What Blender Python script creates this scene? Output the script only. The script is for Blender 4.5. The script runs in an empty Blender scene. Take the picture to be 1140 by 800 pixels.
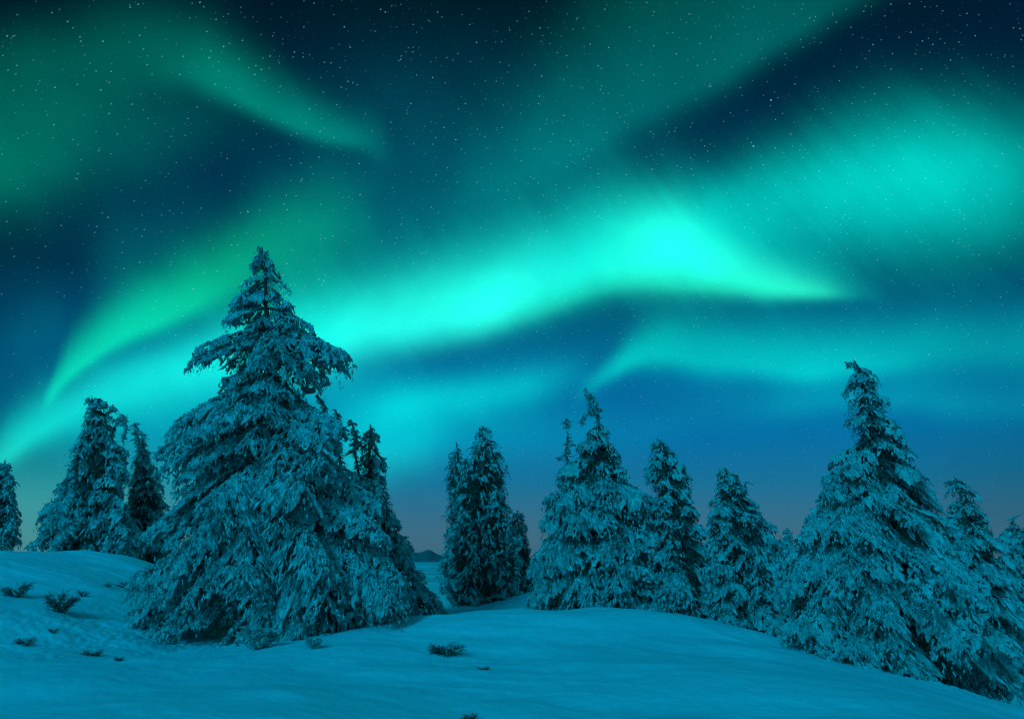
import bpy, math, random
import numpy as np
from math import radians as R

S = bpy.context.scene
COL = S.collection

# ------------------------------------------------------------------ camera
F = 895.0                      # focal length in photo pixels (photo is 1140 x 800)
PITCH = R(13.8)
CZ = 1.70
cd = bpy.data.cameras.new("camera")
cd.sensor_fit = 'HORIZONTAL'
cd.sensor_width = 36.0
cd.lens = 36.0 * F / 1140.0
cd.clip_start = 0.1
cd.clip_end = 20000.0
cam = bpy.data.objects.new("camera", cd)
cam.location = (0, 0, CZ)
cam.rotation_euler = (R(90) + PITCH, 0, 0)
COL.objects.link(cam)
S.camera = cam

S.view_settings.view_transform = 'Standard'
S.view_settings.look = 'None'
S.view_settings.exposure = 0.0
S.view_settings.gamma = 1.0
S.view_settings.use_curve_mapping = False
S.render.engine = 'CYCLES'
S.cycles.max_bounces = 5
S.cycles.diffuse_bounces = 3
S.cycles.glossy_bounces = 2
S.cycles.transparent_max_bounces = 4
S.cycles.use_denoising = True
S.cycles.filter_width = 1.2

def pix(px, py, Y):
    """world point at depth Y (metres north of the camera) seen at a photo pixel"""
    a = (px - 570.0) / F
    b = (400.0 - py) / F
    c, s = math.cos(PITCH), math.sin(PITCH)
    dy, dz = c - b * s, s + b * c
    k = Y / dy
    return np.array([a * k, Y, CZ + dz * k])

def azel(px, py):
    p = pix(px, py, 1.0) - np.array([0, 0, CZ])
    return math.atan2(p[0], p[1]), math.asin(p[2] / np.linalg.norm(p))

def lin(r, g, b):
    f = lambda c: (c / 255.0) / 12.92 if c <= 10 else (((c / 255.0) + 0.055) / 1.055) ** 2.4
    return (f(r), f(g), f(b), 1.0)

# ------------------------------------------------------------------ night sky with northern lights
W = bpy.data.worlds.new("World")
S.world = W
W.use_nodes = True
W.cycles.sampling_method = 'MANUAL'
W.cycles.sample_map_resolution = 512
nt = W.node_tree
nt.nodes.clear()

def N(t, **kw):
    n = nt.nodes.new(t)
    for k, v in kw.items():
        setattr(n, k, v)
    return n
def put(sock, v):
    if hasattr(v, 'is_output') or hasattr(v, 'links'):
        nt.links.new(v, sock)
    else:
        sock.default_value = v
def M(op, a, b=None, c=None, clamp=False):
    n = N('ShaderNodeMath', operation=op, use_clamp=clamp)
    put(n.inputs[0], a)
    if b is not None: put(n.inputs[1], b)
    if c is not None: put(n.inputs[2], c)
    return n.outputs[0]

AZ = R(62.0)
ELM = R(70.0)
tc = N('ShaderNodeTexCoord')
DIR = tc.outputs['Generated']
sx = N('ShaderNodeSeparateXYZ'); nt.links.new(DIR, sx.inputs[0])
az0 = M('ARCTAN2', sx.outputs[0], sx.outputs[1])
el0 = M('ARCSINE', sx.outputs[2])
# slow folds of the curtains
def noise(scale, vec=DIR, detail=2.0, rough=0.5):
    n = N('ShaderNodeTexNoise')
    nt.links.new(vec, n.inputs['Vector'])
    n.inputs['Scale'].default_value = scale
    n.inputs['Detail'].default_value = detail
    n.inputs['Roughness'].default_value = rough
    return n
w1 = noise(5.0)
ws = N('ShaderNodeSeparateColor'); nt.links.new(w1.outputs['Color'], ws.inputs[0])
az = M('MULTIPLY_ADD', M('SUBTRACT', ws.outputs[0], 0.5), 0.034, az0)
el = M('MULTIPLY_ADD', M('SUBTRACT', ws.outputs[1], 0.5), 0.026, el0)
T = M('MULTIPLY_ADD', az, 0.5 / AZ, 0.5, clamp=True)

def curve(pts, fac=None):
    """smooth function through (t, value) points"""
    n = N('ShaderNodeFloatCurve')
    c = n.mapping.curves[0]
    pts = sorted(pts)
    lo, hi = pts[0], pts[-1]
    p = [(0.0, lo[1])] if lo[0] > 0.002 else []
    p += pts
    if hi[0] < 0.998: p.append((1.0, hi[1]))
    while len(c.points) < len(p):
        c.points.new(0.5, 0.5)
    for q, (x, y) in zip(c.points, p):
        q.location = (min(max(x, 0), 1), min(max(y, 0), 1))
        q.handle_type = 'AUTO_CLAMPED'
    n.mapping.update()
    nt.links.new(T if fac is None else fac, n.inputs['Value'])
    return n.outputs[0]

# streaks that run up the curtains, fanning from a point high overhead
cx = M('MULTIPLY_ADD', az0, 1.0, M('MULTIPLY', el0, 0.75))
cy = M('MULTIPLY_ADD', az0, -0.75, el0)
cv = N('ShaderNodeCombineXYZ')
nt.links.new(M('MULTIPLY', cx, 60.0), cv.inputs[0]); nt.links.new(M('MULTIPLY', cy, 3.0), cv.inputs[1])
ray = noise(1.0, cv.outputs[0], 3.0, 0.6).outputs[0]
RAY = M('MULTIPLY_ADD', ray, 0.22, 0.89)

cw = N('ShaderNodeCombineXYZ')
nt.links.new(M('MULTIPLY', cx, 21.0), cw.inputs[0]); nt.links.new(M('MULTIPLY', cy, 2.4), cw.inputs[1])
ray2 = noise(1.0, cw.outputs[0], 3.0, 0.55).outputs[0]
FEATHER = M('MULTIPLY_ADD', M('MULTIPLY_ADD', ray2, 0.75, M('MULTIPLY', ray, 0.25)), 0.30, 0.85)
PATCHY = M('MULTIPLY_ADD', noise(8.0, DIR, 4.0, 0.55).outputs[0], 0.70, 0.65)
acc = None
def addcol(fac, col, streak=0.0):
    global acc
    if streak:
        fac = M('MULTIPLY', fac, RAY)
    v = N('ShaderNodeVectorMath', operation='SCALE')
    v.inputs[0].default_value = col[:3]
    nt.links.new(fac, v.inputs['Scale'])
    if acc is None:
        acc = v.outputs[0]
    else:
        a = N('ShaderNodeVectorMath', operation='ADD')
        nt.links.new(acc, a.inputs[0]); nt.links.new(v.outputs[0], a.inputs[1])
        acc = a.outputs[0]

PXR = 1.0 / F
def band(pts, col, gain=1.0, streak=0.0, power=2.0):
    """one curtain: pts = (px, py of the ridge, reach up, reach down, brightness), in photo pixels"""
    E, H, D, I = [], [], [], []
    for (px, py, up, dn, br) in pts:
        a, e = azel(px, py)
        t = a * 0.5 / AZ + 0.5
        E.append((t, e / ELM)); H.append((t, up / 300.0)); D.append((t, dn / 300.0)); I.append((t, br))
    d = M('SUBTRACT', el, M('MULTIPLY', curve(E), ELM))
    up = M('GREATER_THAN', d, 0.0)
    mx = N('ShaderNodeMix', data_type='FLOAT')
    nt.links.new(up, mx.inputs[0]); nt.links.new(curve(D), mx.inputs[2]); nt.links.new(curve(H), mx.inputs[3])
    wdt = M('MULTIPLY_ADD', M('MULTIPLY', mx.outputs[0], FEATHER), 300.0 * PXR, 0.002)
    q = M('POWER', M('ABSOLUTE', M('DIVIDE', d, wdt)), power)
    g = M('EXPONENT', M('MULTIPLY', q, -1.0))
    f = M('MULTIPLY', M('MULTIPLY', M('MULTIPLY', g, curve(I)), gain), PATCHY)
    addcol(f, col, streak)

# dark blue night, paling to grey mauve at the horizon
ramp = N('ShaderNodeValToRGB')
nt.links.new(M('DIVIDE', el0, R(60.0), clamp=True), ramp.inputs[0])
cr = ramp.color_ramp
stops = [(-1, (60, 104, 126)), (1.5, (58, 108, 132)), (5.0, (18, 112, 152)), (8.0, (0, 108, 164)), (12.5, (0, 98, 152)), (18.0, (0, 52, 90)),
         (26.0, (0, 42, 74)), (32.0, (0, 33, 56)), (38.0, (0, 22, 35)), (60.0, (0, 22, 40))]
cr.elements[0].position = 0.0; cr.elements[0].color = lin(*stops[0][1])
cr.elements[1].position = 1.0; cr.elements[1].color = lin(*stops[-1][1])
for e, c in stops[1:-1]:
    k = cr.elements.new(e / 60.0); k.color = lin(*c)
dim = curve([(azel(-60, 300)[0] * 0.5 / AZ + 0.5, 0.42), (azel(40, 300)[0] * 0.5 / AZ + 0.5, 0.55), (azel(250, 300)[0] * 0.5 / AZ + 0.5, 0.90), (azel(500, 300)[0] * 0.5 / AZ + 0.5, 1.0), (azel(900, 300)[0] * 0.5 / AZ + 0.5, 1.0), (azel(1140, 300)[0] * 0.5 / AZ + 0.5, 0.80)])
low = M('SUBTRACT', 1.0, M('DIVIDE', el0, R(14.0), clamp=True))
dv = N('ShaderNodeVectorMath', operation='SCALE'); nt.links.new(ramp.outputs[0], dv.inputs[0]); nt.links.new(M('MAXIMUM', dim, low), dv.inputs['Scale'])
acc = dv.outputs[0]

TEAL = (0.006, 0.79, 0.54); GREEN = (0.002, 0.74, 0.28); CYAN = (0.0, 0.58, 0.42)
# main curtain, from low on the left to the bright fold on the right
band([(-60, 560, 40, 22, 0.05), (5, 505, 38, 15, 0.50), (60, 462, 34, 20, 0.66), (140, 426, 30, 30, 0.72), (230, 402, 38, 36, 0.84), (330, 384, 54, 36, 0.96),
      (420, 368, 54, 27, 0.98), (520, 348, 58, 25, 0.98), (610, 320, 62, 28, 0.86), (680, 294, 64, 29, 0.82), (740, 284, 56, 32, 0.86), (790, 300, 54, 22, 0.78),
      (850, 317, 40, 12, 0.60), (900, 324, 30, 8, 0.44), (940, 328, 24, 6, 0.24), (975, 330, 20, 6, 0.06), (1010, 330, 20, 6, 0.0)], TEAL, 0.98, 0)
band([(250, 390, 60, 30, 0.0), (400, 360, 110, 30, 0.12), (540, 335, 125, 30, 0.20), (640, 306, 115, 30, 0.24), (720, 284, 90, 30, 0.20), (800, 290, 80, 24, 0.10), (880, 310, 60, 20, 0.0)], (0.0, 0.62, 0.58))
# hot core of the fold
band([(600, 310, 40, 30, 0.0), (690, 284, 44, 34, 0.14), (750, 276, 44, 36, 0.34), (800, 298, 34, 22, 0.34), (870, 318, 17, 11, 0.30), (920, 326, 11, 7, 0.18), (970, 330, 8, 6, 0.0)], (0.035, 0.66, 0.30))
band([(310, 390, 40, 34, 0.0), (430, 368, 44, 28, 0.22), (530, 346, 46, 28, 0.24), (620, 316, 46, 28, 0.08), (700, 300, 40, 30, 0.0)], (0.05, 0.55, 0.46))
band([(430, 392, 14, 8, 0.0), (520, 372, 16, 8, 0.10), (600, 350, 18, 8, 0.16), (670, 322, 18, 8, 0.18), (720, 316, 16, 8, 0.20), (780, 320, 14, 7, 0.24), (850, 324, 12, 6, 0.26), (910, 328, 9, 5, 0.22), (965, 331, 7, 4, 0.0)], (0.02, 0.62, 0.16))
# broad curtain on the right
band([(640, 260, 40, 50, 0.0), (690, 262, 36, 50, 0.06), (750, 250, 40, 54, 0.26), (810, 236, 42, 58, 0.46), (870, 222, 46, 62, 0.58), (930, 208, 50, 66, 0.64), (1010, 196, 54, 70, 0.66), (1080, 190, 54, 74, 0.60),
      (1140, 186, 50, 70, 0.42), (1230, 180, 60, 90, 0.20)], (0.0, 0.72, 0.57), 1.14, 1)
# green curtain left of the tall spruce
band([(36, 448, 10, 10, 0.0), (50, 434, 18, 11, 0.40), (64, 418, 28, 9, 0.62), (90, 397, 32, 9, 0.72), (130, 374, 38, 11, 0.74), (185, 346, 42, 15, 0.66), (240, 318, 44, 22, 0.50),
      (300, 284, 50, 40, 0.32), (345, 262, 52, 56, 0.24), (400, 250, 50, 60, 0.08), (450, 250, 50, 60, 0.0)], GREEN)
band([(70, 300, 60, 40, 0.0), (140, 300, 56, 60, 0.09), (210, 300, 60, 60, 0.06), (270, 300, 60, 60, 0.0)], (0.0, 0.52, 0.46))
band([(-60, 400, 30, 40, 0.0), (10, 380, 32, 40, 0.05), (40, 365, 30, 40, 0.07), (90, 370, 30, 40, 0.0)], (0.0, 0.52, 0.44))
# top left: ridge with a crisp lower side, then the wide glow below it
band([(-80, 90, 40, 80, 0.08), (40, 84, 46, 80, 0.11), (140, 66, 46, 46, 0.15), (200, 74, 42, 24, 0.19), (250, 96, 38, 13, 0.28), (300, 122, 33, 11, 0.30), (350, 142, 27, 10, 0.29),
      (400, 157, 22, 9, 0.18), (425, 166, 26, 16, 0.07), (450, 180, 26, 14, 0.0)], (0.0, 0.60, 0.38))
band([(-80, 205, 80, 42, 0.22), (0, 192, 74, 40, 0.20), (60, 176, 60, 44, 0.16), (130, 156, 42, 44, 0.14), (200, 142, 30, 38, 0.10), (270, 130, 22, 36, 0.03), (340, 140, 20, 40, 0.0)], (0.0, 0.60, 0.36))
# top centre wedge with its crisp lower right side
band([(470, 230, 40, 60, 0.0), (530, 204, 60, 44, 0.06), (590, 184, 80, 32, 0.12), (650, 158, 110, 26, 0.16), (720, 116, 130, 24, 0.16), (800, 76, 120, 22, 0.17), (870, 38, 110, 20, 0.16),
      (950, -12, 100, 18, 0.12), (1040, -70, 100, 24, 0.08)], (0.0, 0.62, 0.50))
# lower curtains
band([(630, 448, 10, 8, 0.0), (655, 432, 11, 8, 0.20), (680, 412, 14, 9, 0.48), (708, 396, 22, 11, 0.60), (740, 391, 32, 13, 0.58), (790, 396, 36, 14, 0.50), (840, 403, 38, 14, 0.54), (890, 410, 40, 13, 0.56), (940, 409, 38, 13, 0.50), (990, 404, 36, 14, 0.44),
      (1050, 394, 34, 20, 0.34), (1140, 386, 32, 20, 0.28)], (0.0, 0.60, 0.35))
band([(380, 460, 22, 20, 0.0), (430, 452, 20, 22, 0.26), (500, 446, 22, 20, 0.50), (560, 436, 22, 20, 0.50), (610, 424, 20, 22, 0.36), (650, 416, 18, 22, 0.14), (690, 420, 24, 26, 0.0)], CYAN)
band([(320, 520, 60, 30, 0.0), (390, 510, 60, 28, 0.42), (440, 498, 46, 28, 0.50), (490, 486, 34, 30, 0.36), (540, 474, 26, 36, 0.20), (640, 478, 26, 30, 0.14), (720, 474, 24, 26, 0.06), (800, 452, 20, 18, 0.05),
      (900, 446, 18, 14, 0.18), (1000, 444, 16, 14, 0.18), (1140, 450, 16, 14, 0.12)], CYAN)
band([(-100, 520, 70, 60, 0.14), (0, 515, 60, 66, 0.18), (100, 490, 50, 80, 0.25), (250, 470, 56, 80, 0.30), (400, 450, 40, 60, 0.26), (520, 444, 40, 50, 0.08), (640, 440, 60, 60, 0.0)], CYAN)
band([(430, 400, 40, 40, 0.0), (560, 390, 44, 50, 0.05), (660, 385, 44, 40, 0.07), (740, 390, 44, 40, 0.09), (850, 405, 44, 50, 0.10), (960, 410, 44, 50, 0.10), (1140, 410, 40, 50, 0.10)], (0.0, 0.55, 0.45))
band([(250, 190, 70, 70, 0.0), (380, 170, 80, 70, 0.03), (500, 150, 90, 70, 0.035), (640, 150, 80, 60, 0.02), (760, 150, 60, 50, 0.02), (900, 120, 50, 50, 0.0)], (0.0, 0.5, 0.60))
band([(-80, 300, 60, 60, 0.02), (40, 290, 60, 60, 0.02), (160, 260, 60, 60, 0.03), (260, 230, 60, 60, 0.03), (360, 230, 60, 60, 0.0)], (0.0, 0.55, 0.45))
# a soft veil over the middle of the sky
band([(200, 330, 120, 90, 0.0), (330, 270, 130, 90, 0.06), (450, 230, 120, 90, 0.07), (600, 260, 90, 100, 0.06), (800, 300, 80, 100, 0.09), (1000, 320, 80, 80, 0.05), (1140, 300, 80, 80, 0.02)], (0.0, 0.5, 0.56))
# faint greenish afterglow low on the left
band([(-150, 580, 40, 60, 0.3), (0, 570, 36, 60, 0.30), (120, 570, 34, 60, 0.22), (300, 580, 30, 60, 0.05), (450, 590, 30, 60, 0.0)], (0.07, 0.38, 0.24))

# unseen sky behind the viewer: a blue glow added to light the snow
back = M('MULTIPLY_ADD', M('MULTIPLY', sx.outputs[1], -1.0), 0.8, 0.25, clamp=True)
addcol(M('MULTIPLY', back, M('GREATER_THAN', sx.outputs[2], -0.02)), (0.0, 0.17, 0.33))

# stars: slightly trailed points
tv = np.array([0.78, 0.0, 0.62])
dt = N('ShaderNodeVectorMath', operation='DOT_PRODUCT'); nt.links.new(DIR, dt.inputs[0]); dt.inputs[1].default_value = tv
sc_ = N('ShaderNodeVectorMath', operation='SCALE'); sc_.inputs[0].default_value = tv; nt.links.new(M('MULTIPLY', dt.outputs['Value'], -0.50), sc_.inputs['Scale'])
sd = N('ShaderNodeVectorMath', operation='ADD'); nt.links.new(DIR, sd.inputs[0]); nt.links.new(sc_.outputs[0], sd.inputs[1])
def stars(scale, radius, gain, power):
    v = N('ShaderNodeTexVoronoi', feature='F1'); v.inputs['Scale'].default_value = scale
    nt.links.new(sd.outputs[0], v.inputs['Vector'])
    cs = N('ShaderNodeSeparateColor'); nt.links.new(v.outputs['Color'], cs.inputs[0])
    f = M('SUBTRACT', 1.0, M('DIVIDE', v.outputs['Distance'], radius * scale), clamp=True)
    f = M('MULTIPLY', f, M('MULTIPLY', M('POWER', cs.outputs[0], power), gain))
    hi = M('MULTIPLY_ADD', el0, 1.6, 0.05, clamp=True)
    f = M('MULTIPLY', f, hi)
    addcol(f, (0.35, 0.80, 1.0))
stars(250.0, 0.00064, 0.80, 2.0)
stars(105.0, 0.00068, 0.75, 3.5)
stars(48.0, 0.00085, 1.8, 5.0)

ns = N('ShaderNodeTexSky', sky_type='NISHITA')
MOON_EL, MOON_AZ = R(30.0), R(212.0)
ns.sun_disc = False
ns.sun_elevation = R(-6.0)
ns.sun_rotation = R(10.0)
nv = N('ShaderNodeVectorMath', operation='SCALE'); nt.links.new(ns.outputs[0], nv.inputs[0]); nv.inputs['Scale'].default_value = 0.05
na = N('ShaderNodeVectorMath', operation='ADD'); nt.links.new(acc, na.inputs[0]); nt.links.new(nv.outputs[0], na.inputs[1])
bg = N('ShaderNodeBackground')
nt.links.new(na.outputs[0], bg.inputs[0]); bg.inputs[1].default_value = 1.0
wo = N('ShaderNodeOutputWorld'); nt.links.new(bg.outputs[0], wo.inputs[0])

# the moon, behind the viewer's left shoulder, veiled
sl = bpy.data.lights.new("moon", 'SUN')
sl.energy = 1.5
sl.angle = R(12.0)
sl.color = (0.0, 0.52, 0.92)
moon = bpy.data.objects.new("moon", sl)
md = (math.sin(MOON_AZ) * math.cos(MOON_EL), math.cos(MOON_AZ) * math.cos(MOON_EL), math.sin(MOON_EL))
from mathutils import Vector
moon.rotation_euler = Vector(md).to_track_quat('Z', 'Y').to_euler()
COL.objects.link(moon)

# ------------------------------------------------------------------ materials
def mat(name, c1, c2, scale, rough, bump=0.0, bscale=30.0, detail=4.0):
    m = bpy.data.materials.new(name); m.use_nodes = True
    t = m.node_tree; b = t.nodes['Principled BSDF']
    tcn = t.nodes.new('ShaderNodeTexCoord')
    n = t.nodes.new('ShaderNodeTexNoise'); n.inputs['Scale'].default_value = scale; n.inputs['Detail'].default_value = detail
    t.links.new(tcn.outputs['Object'], n.inputs['Vector'])
    mr = t.nodes.new('ShaderNodeMapRange'); mr.inputs[1].default_value = 0.32; mr.inputs[2].default_value = 0.68
    t.links.new(n.outputs[0], mr.inputs[0])
    mx = t.nodes.new('ShaderNodeMix'); mx.data_type = 'RGBA'
    mx.inputs[6].default_value = (*c1, 1); mx.inputs[7].default_value = (*c2, 1)
    t.links.new(mr.outputs[0], mx.inputs[0]); t.links.new(mx.outputs[2], b.inputs['Base Color'])
    b.inputs['Roughness'].default_value = rough
    b.inputs['Specular IOR Level'].default_value = 0.2
    if bump:
        n2 = t.nodes.new('ShaderNodeTexNoise'); n2.inputs['Scale'].default_value = bscale; n2.inputs['Detail'].default_value = 5.0
        t.links.new(tcn.outputs['Object'], n2.inputs['Vector'])
        bp = t.nodes.new('ShaderNodeBump'); bp.inputs['Strength'].default_value = bump; bp.inputs['Distance'].default_value = 0.05
        t.links.new(n2.outputs[0], bp.inputs['Height']); t.links.new(bp.outputs[0], b.inputs['Normal'])
    return m

M_SNOW = mat("snow_ground", (0.78, 0.80, 0.82), (0.86, 0.87, 0.88), 0.7, 0.65, 0.35, 9.0)
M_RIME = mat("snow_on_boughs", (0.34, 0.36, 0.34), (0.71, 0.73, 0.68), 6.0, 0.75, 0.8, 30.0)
M_NEEDLE = mat("spruce_needles", (0.030, 0.050, 0.035), (0.12, 0.15, 0.12), 5.0, 0.6)
M_BARK = mat("bark", (0.05, 0.04, 0.032), (0.13, 0.115, 0.10), 12.0, 0.85, 0.6, 40.0)
M_HILL = mat("wooded_hill", (0.10, 0.12, 0.13), (0.22, 0.25, 0.27), 0.02, 0.9)  # snowy woods, base colour paled and blued in place of haze

# ------------------------------------------------------------------ mesh helpers
def mesh_obj(name, V, Fs, mats, parent=None, midx=None, smooth=False):
    """V (n,3), Fs = list of arrays of faces (tris / quads)"""
    me = bpy.data.meshes.new(name)
    V = np.asarray(V, dtype=np.float32)
    me.vertices.add(len(V)); me.vertices.foreach_set("co", V.ravel())
    loops = np.concatenate([f.ravel() for f in Fs]).astype(np.int32)
    sizes = np.concatenate([np.full(len(f), f.shape[1], dtype=np.int32) for f in Fs])
    starts = np.concatenate([[0], np.cumsum(sizes)[:-1]]).astype(np.int32)
    me.loops.add(len(loops)); me.loops.foreach_set("vertex_index", loops)
    me.polygons.add(len(sizes)); me.polygons.foreach_set("loop_start", starts)
    for m in mats: me.materials.append(m)
    if midx is not None: me.polygons.foreach_set("material_index", np.asarray(midx, dtype=np.int32))
    me.polygons.foreach_set("use_smooth", np.full(len(sizes), bool(smooth)))
    me.update(calc_edges=True)
    o = bpy.data.objects.new(name, me); COL.objects.link(o)
    if parent is not None: o.parent = parent
    return o

def tag(o, label, cat, group=None):
    o['label'] = label; o['category'] = cat
    if group: o['group'] = group

def vnoise(x, y, seed=0):
    """smooth value noise, numpy"""
    xi, yi = np.floor(x).astype(np.int64), np.floor(y).astype(np.int64)
    xf, yf = x - xi, y - yi
    u, v = xf * xf * xf * (xf * (xf * 6 - 15) + 10), yf * yf * yf * (yf * (yf * 6 - 15) + 10)
    def h(a, b):
        n = (a * 374761393 + b * 668265263 + seed * 974711) & 0x7fffffff
        n = ((n ^ (n >> 13)) * 1274126177) & 0x7fffffff
        return ((n ^ (n >> 16)) & 0xffff) / 65535.0 - 0.5
    return (h(xi, yi) * (1 - u) + h(xi + 1, yi) * u) * (1 - v) + (h(xi, yi + 1) * (1 - u) + h(xi + 1, yi + 1) * u) * v

# ------------------------------------------------------------------ terrain
CP = []
def cp(px, py, Y): p = pix(px, py, Y); CP.append((p[0], p[1], p[2]))
for a in [(0, 800, 8.6), (285, 800, 8.7), (570, 800, 8.8), (855, 800, 9.0), (1130, 800, 9.4),
          (0, 745, 11.8), (120, 742, 12.0), (250, 738, 12.4), (400, 738, 12.4), (570, 740, 12.2), (760, 745, 11.8), (930, 765, 11.2), (1100, 795, 10.8),
          (60, 700, 14.8), (150, 716, 15.0), (0, 655, 18.5), (90, 650, 19.5),
          (0, 607, 24), (80, 613, 24), (165, 626, 25), (-120, 600, 24),
          (200, 718, 16.0), (290, 704, 17.5), (370, 706, 16.8), (440, 695, 16.6),
          (500, 690, 16.2), (560, 686, 16.6), (630, 684, 16.6), (710, 686, 16.2), (780, 697, 15.6), (860, 713, 15.0), (940, 731, 14.4),
          (1010, 751, 13.9), (1070, 770, 13.4), (1120, 787, 13.0), (1250, 830, 12.5),
          (535, 676, 23.5), (470, 682, 23), (605, 660, 24), (560, 668, 26)]:
    cp(*a)
# lee side of the crest, hidden from the camera, and the ground under the far trees
for (px, Y, z) in [(660, 20, 0.25), (750, 20, 0.0), (840, 19, -0.25), (930, 18, -0.75), (1000, 17.5, -1.0), (1080, 17, -1.35), (1180, 17, -1.7),
                   (60, 29, 1.45), (150, 30, 1.2), (-80, 30, 1.6), (280, 24, 0.3), (380, 24, 0.1), (600, 30, -0.4), (760, 30, -1.2), (950, 28, -2.4), (1150, 26, -3.2),
                   (250, 34, -0.6), (450, 36, -0.9)]:
    CP.append(((px - 570) / F * Y * 1.0, Y, z))
for (x, y, z) in [(0, 0, 0.0), (-6, 0, 0.1), (6, 0, -0.1), (0, -10, 0.2), (-14, 4, 0.6), (14, 4, -0.8), (0, 5, 0.05), (-4, 5, 0.1), (4, 5, 0.0), (-25, 10, 1.2), (22, 10, -1.8)]:
    CP.append((x, y, z))
CP = np.array(CP)
def _tps(r2): return np.where(r2 > 1e-9, 0.5 * r2 * np.log(np.maximum(r2, 1e-9)), 0.0)
_n = len(CP)
_A = np.zeros((_n + 3, _n + 3))
_d2 = ((CP[:, None, :2] - CP[None, :, :2]) ** 2).sum(-1)
_A[:_n, :_n] = _tps(_d2) + np.eye(_n) * 0.02
_A[:_n, _n] = 1; _A[:_n, _n + 1:] = CP[:, :2]
_A[_n:, :_n] = _A[:_n, _n:].T
_w = np.linalg.solve(_A, np.concatenate([CP[:, 2], np.zeros(3)]))
def sstep(a, b, x):
    t = np.clip((x - a) / (b - a), 0, 1); return t * t * (3 - 2 * t)
def ground(x, y, fine=True):
    x = np.atleast_1d(np.asarray(x, float)); y = np.atleast_1d(np.asarray(y, float))
    xc, yc = np.clip(x, -36, 36), np.clip(y, -20, 40)
    z = np.full(x.shape, _w[_n]) + _w[_n + 1] * xc + _w[_n + 2] * yc
    for i in range(_n):
        z += _w[i] * _tps((xc - CP[i, 0]) ** 2 + (yc - CP[i, 1]) ** 2)
    r = np.hypot(x, y)
    far = -3.0 - 12.0 * sstep(40, 700, r) + 2.5 * vnoise(x / 60, y / 60, 3) + 6 * vnoise(x / 420, y / 420, 5) * sstep(150, 900, r)
    k = sstep(26, 52, r)
    z = z * (1 - k) + far * k
    if fine:
        for (bx, by, bs) in ((-5.0, 15.8, 1.6), (-4.2, 15.3, 1.3), (-2.4, 16.6, 1.2), (6.6, 14.6, 1.8), (-1.0, 23.6, 1.5)):   # snow dropped from the boughs
            z = z + np.exp(-(((x - bx) / bs) ** 2 + ((y - by) / 0.8) ** 2)) * (0.10 * np.abs(vnoise(x / 0.21, y / 0.21, 41)) + 0.05 * np.abs(vnoise(x / 0.1, y / 0.1, 42)))
    if fine:
        near = 1 - sstep(60, 200, r)
        z = z + near * (0.24 * vnoise(x / 3.1 + 7, y / 2.3, 11) + 0.075 * vnoise(x / 0.9, y / 0.7, 12) + 0.007 * vnoise(x / 0.9, y / 0.16 + x / 0.8, 13) + 0.016 * vnoise(x / 0.2, y / 0.15, 14) + 0.07 * np.maximum(0, 0.42 - 2.2 * np.abs(vnoise(x / 2.4 + y / 3, y / 0.55 + x / 2.0, 17))) * np.maximum(0, vnoise(x / 4.0, y / 2.6, 18) + 0.1) * 2)
        # rough, crusted snow among the shrubs on the left
        m = np.exp(-(((x + 7.2) / 2.6) ** 2 + ((y - 15.5) / 3.0) ** 2))
        z = z + m * (0.06 * np.abs(vnoise(x / 0.17 + y, y / 0.17 - x, 21)) + 0.07 * np.abs(vnoise(x / 0.09, y / 0.09, 25)) + 0.12 * vnoise(x / 0.6, y / 0.6, 22))
    return z

fr = np.linspace(-R(46), R(46), 860)
rest = np.linspace(R(46), R(314), 120)[1:-1]
ang = np.concatenate([fr, rest])
rad = np.concatenate([np.linspace(0.6, 6, 30), np.linspace(6, 34, 420)[1:], np.geomspace(34, 9000, 110)[1:]])
AA, RR = np.meshgrid(ang, rad)
gx, gy = (RR * np.sin(AA)).ravel(), (RR * np.cos(AA)).ravel()
gz = ground(gx, gy)
na_, nr_ = len(ang), len(rad)
i = np.arange(nr_ - 1)[:, None] * na_ + np.arange(na_)[None, :]
j = np.arange(nr_ - 1)[:, None] * na_ + (np.arange(na_)[None, :] + 1) % na_
quads = np.stack([i, i + na_, j + na_, j], -1).reshape(-1, 4)
c0 = len(gx)
gx = np.append(gx, 0); gy = np.append(gy, 0); gz = np.append(gz, gz[:na_].mean())
tri = np.stack([np.full(na_, c0), np.arange(na_), (np.arange(na_) + 1) % na_], -1)
g = mesh_obj("ground", np.stack([gx, gy, gz], -1), [quads, tri], [M_SNOW], smooth=True)
g['kind'] = 'structure'

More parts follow.
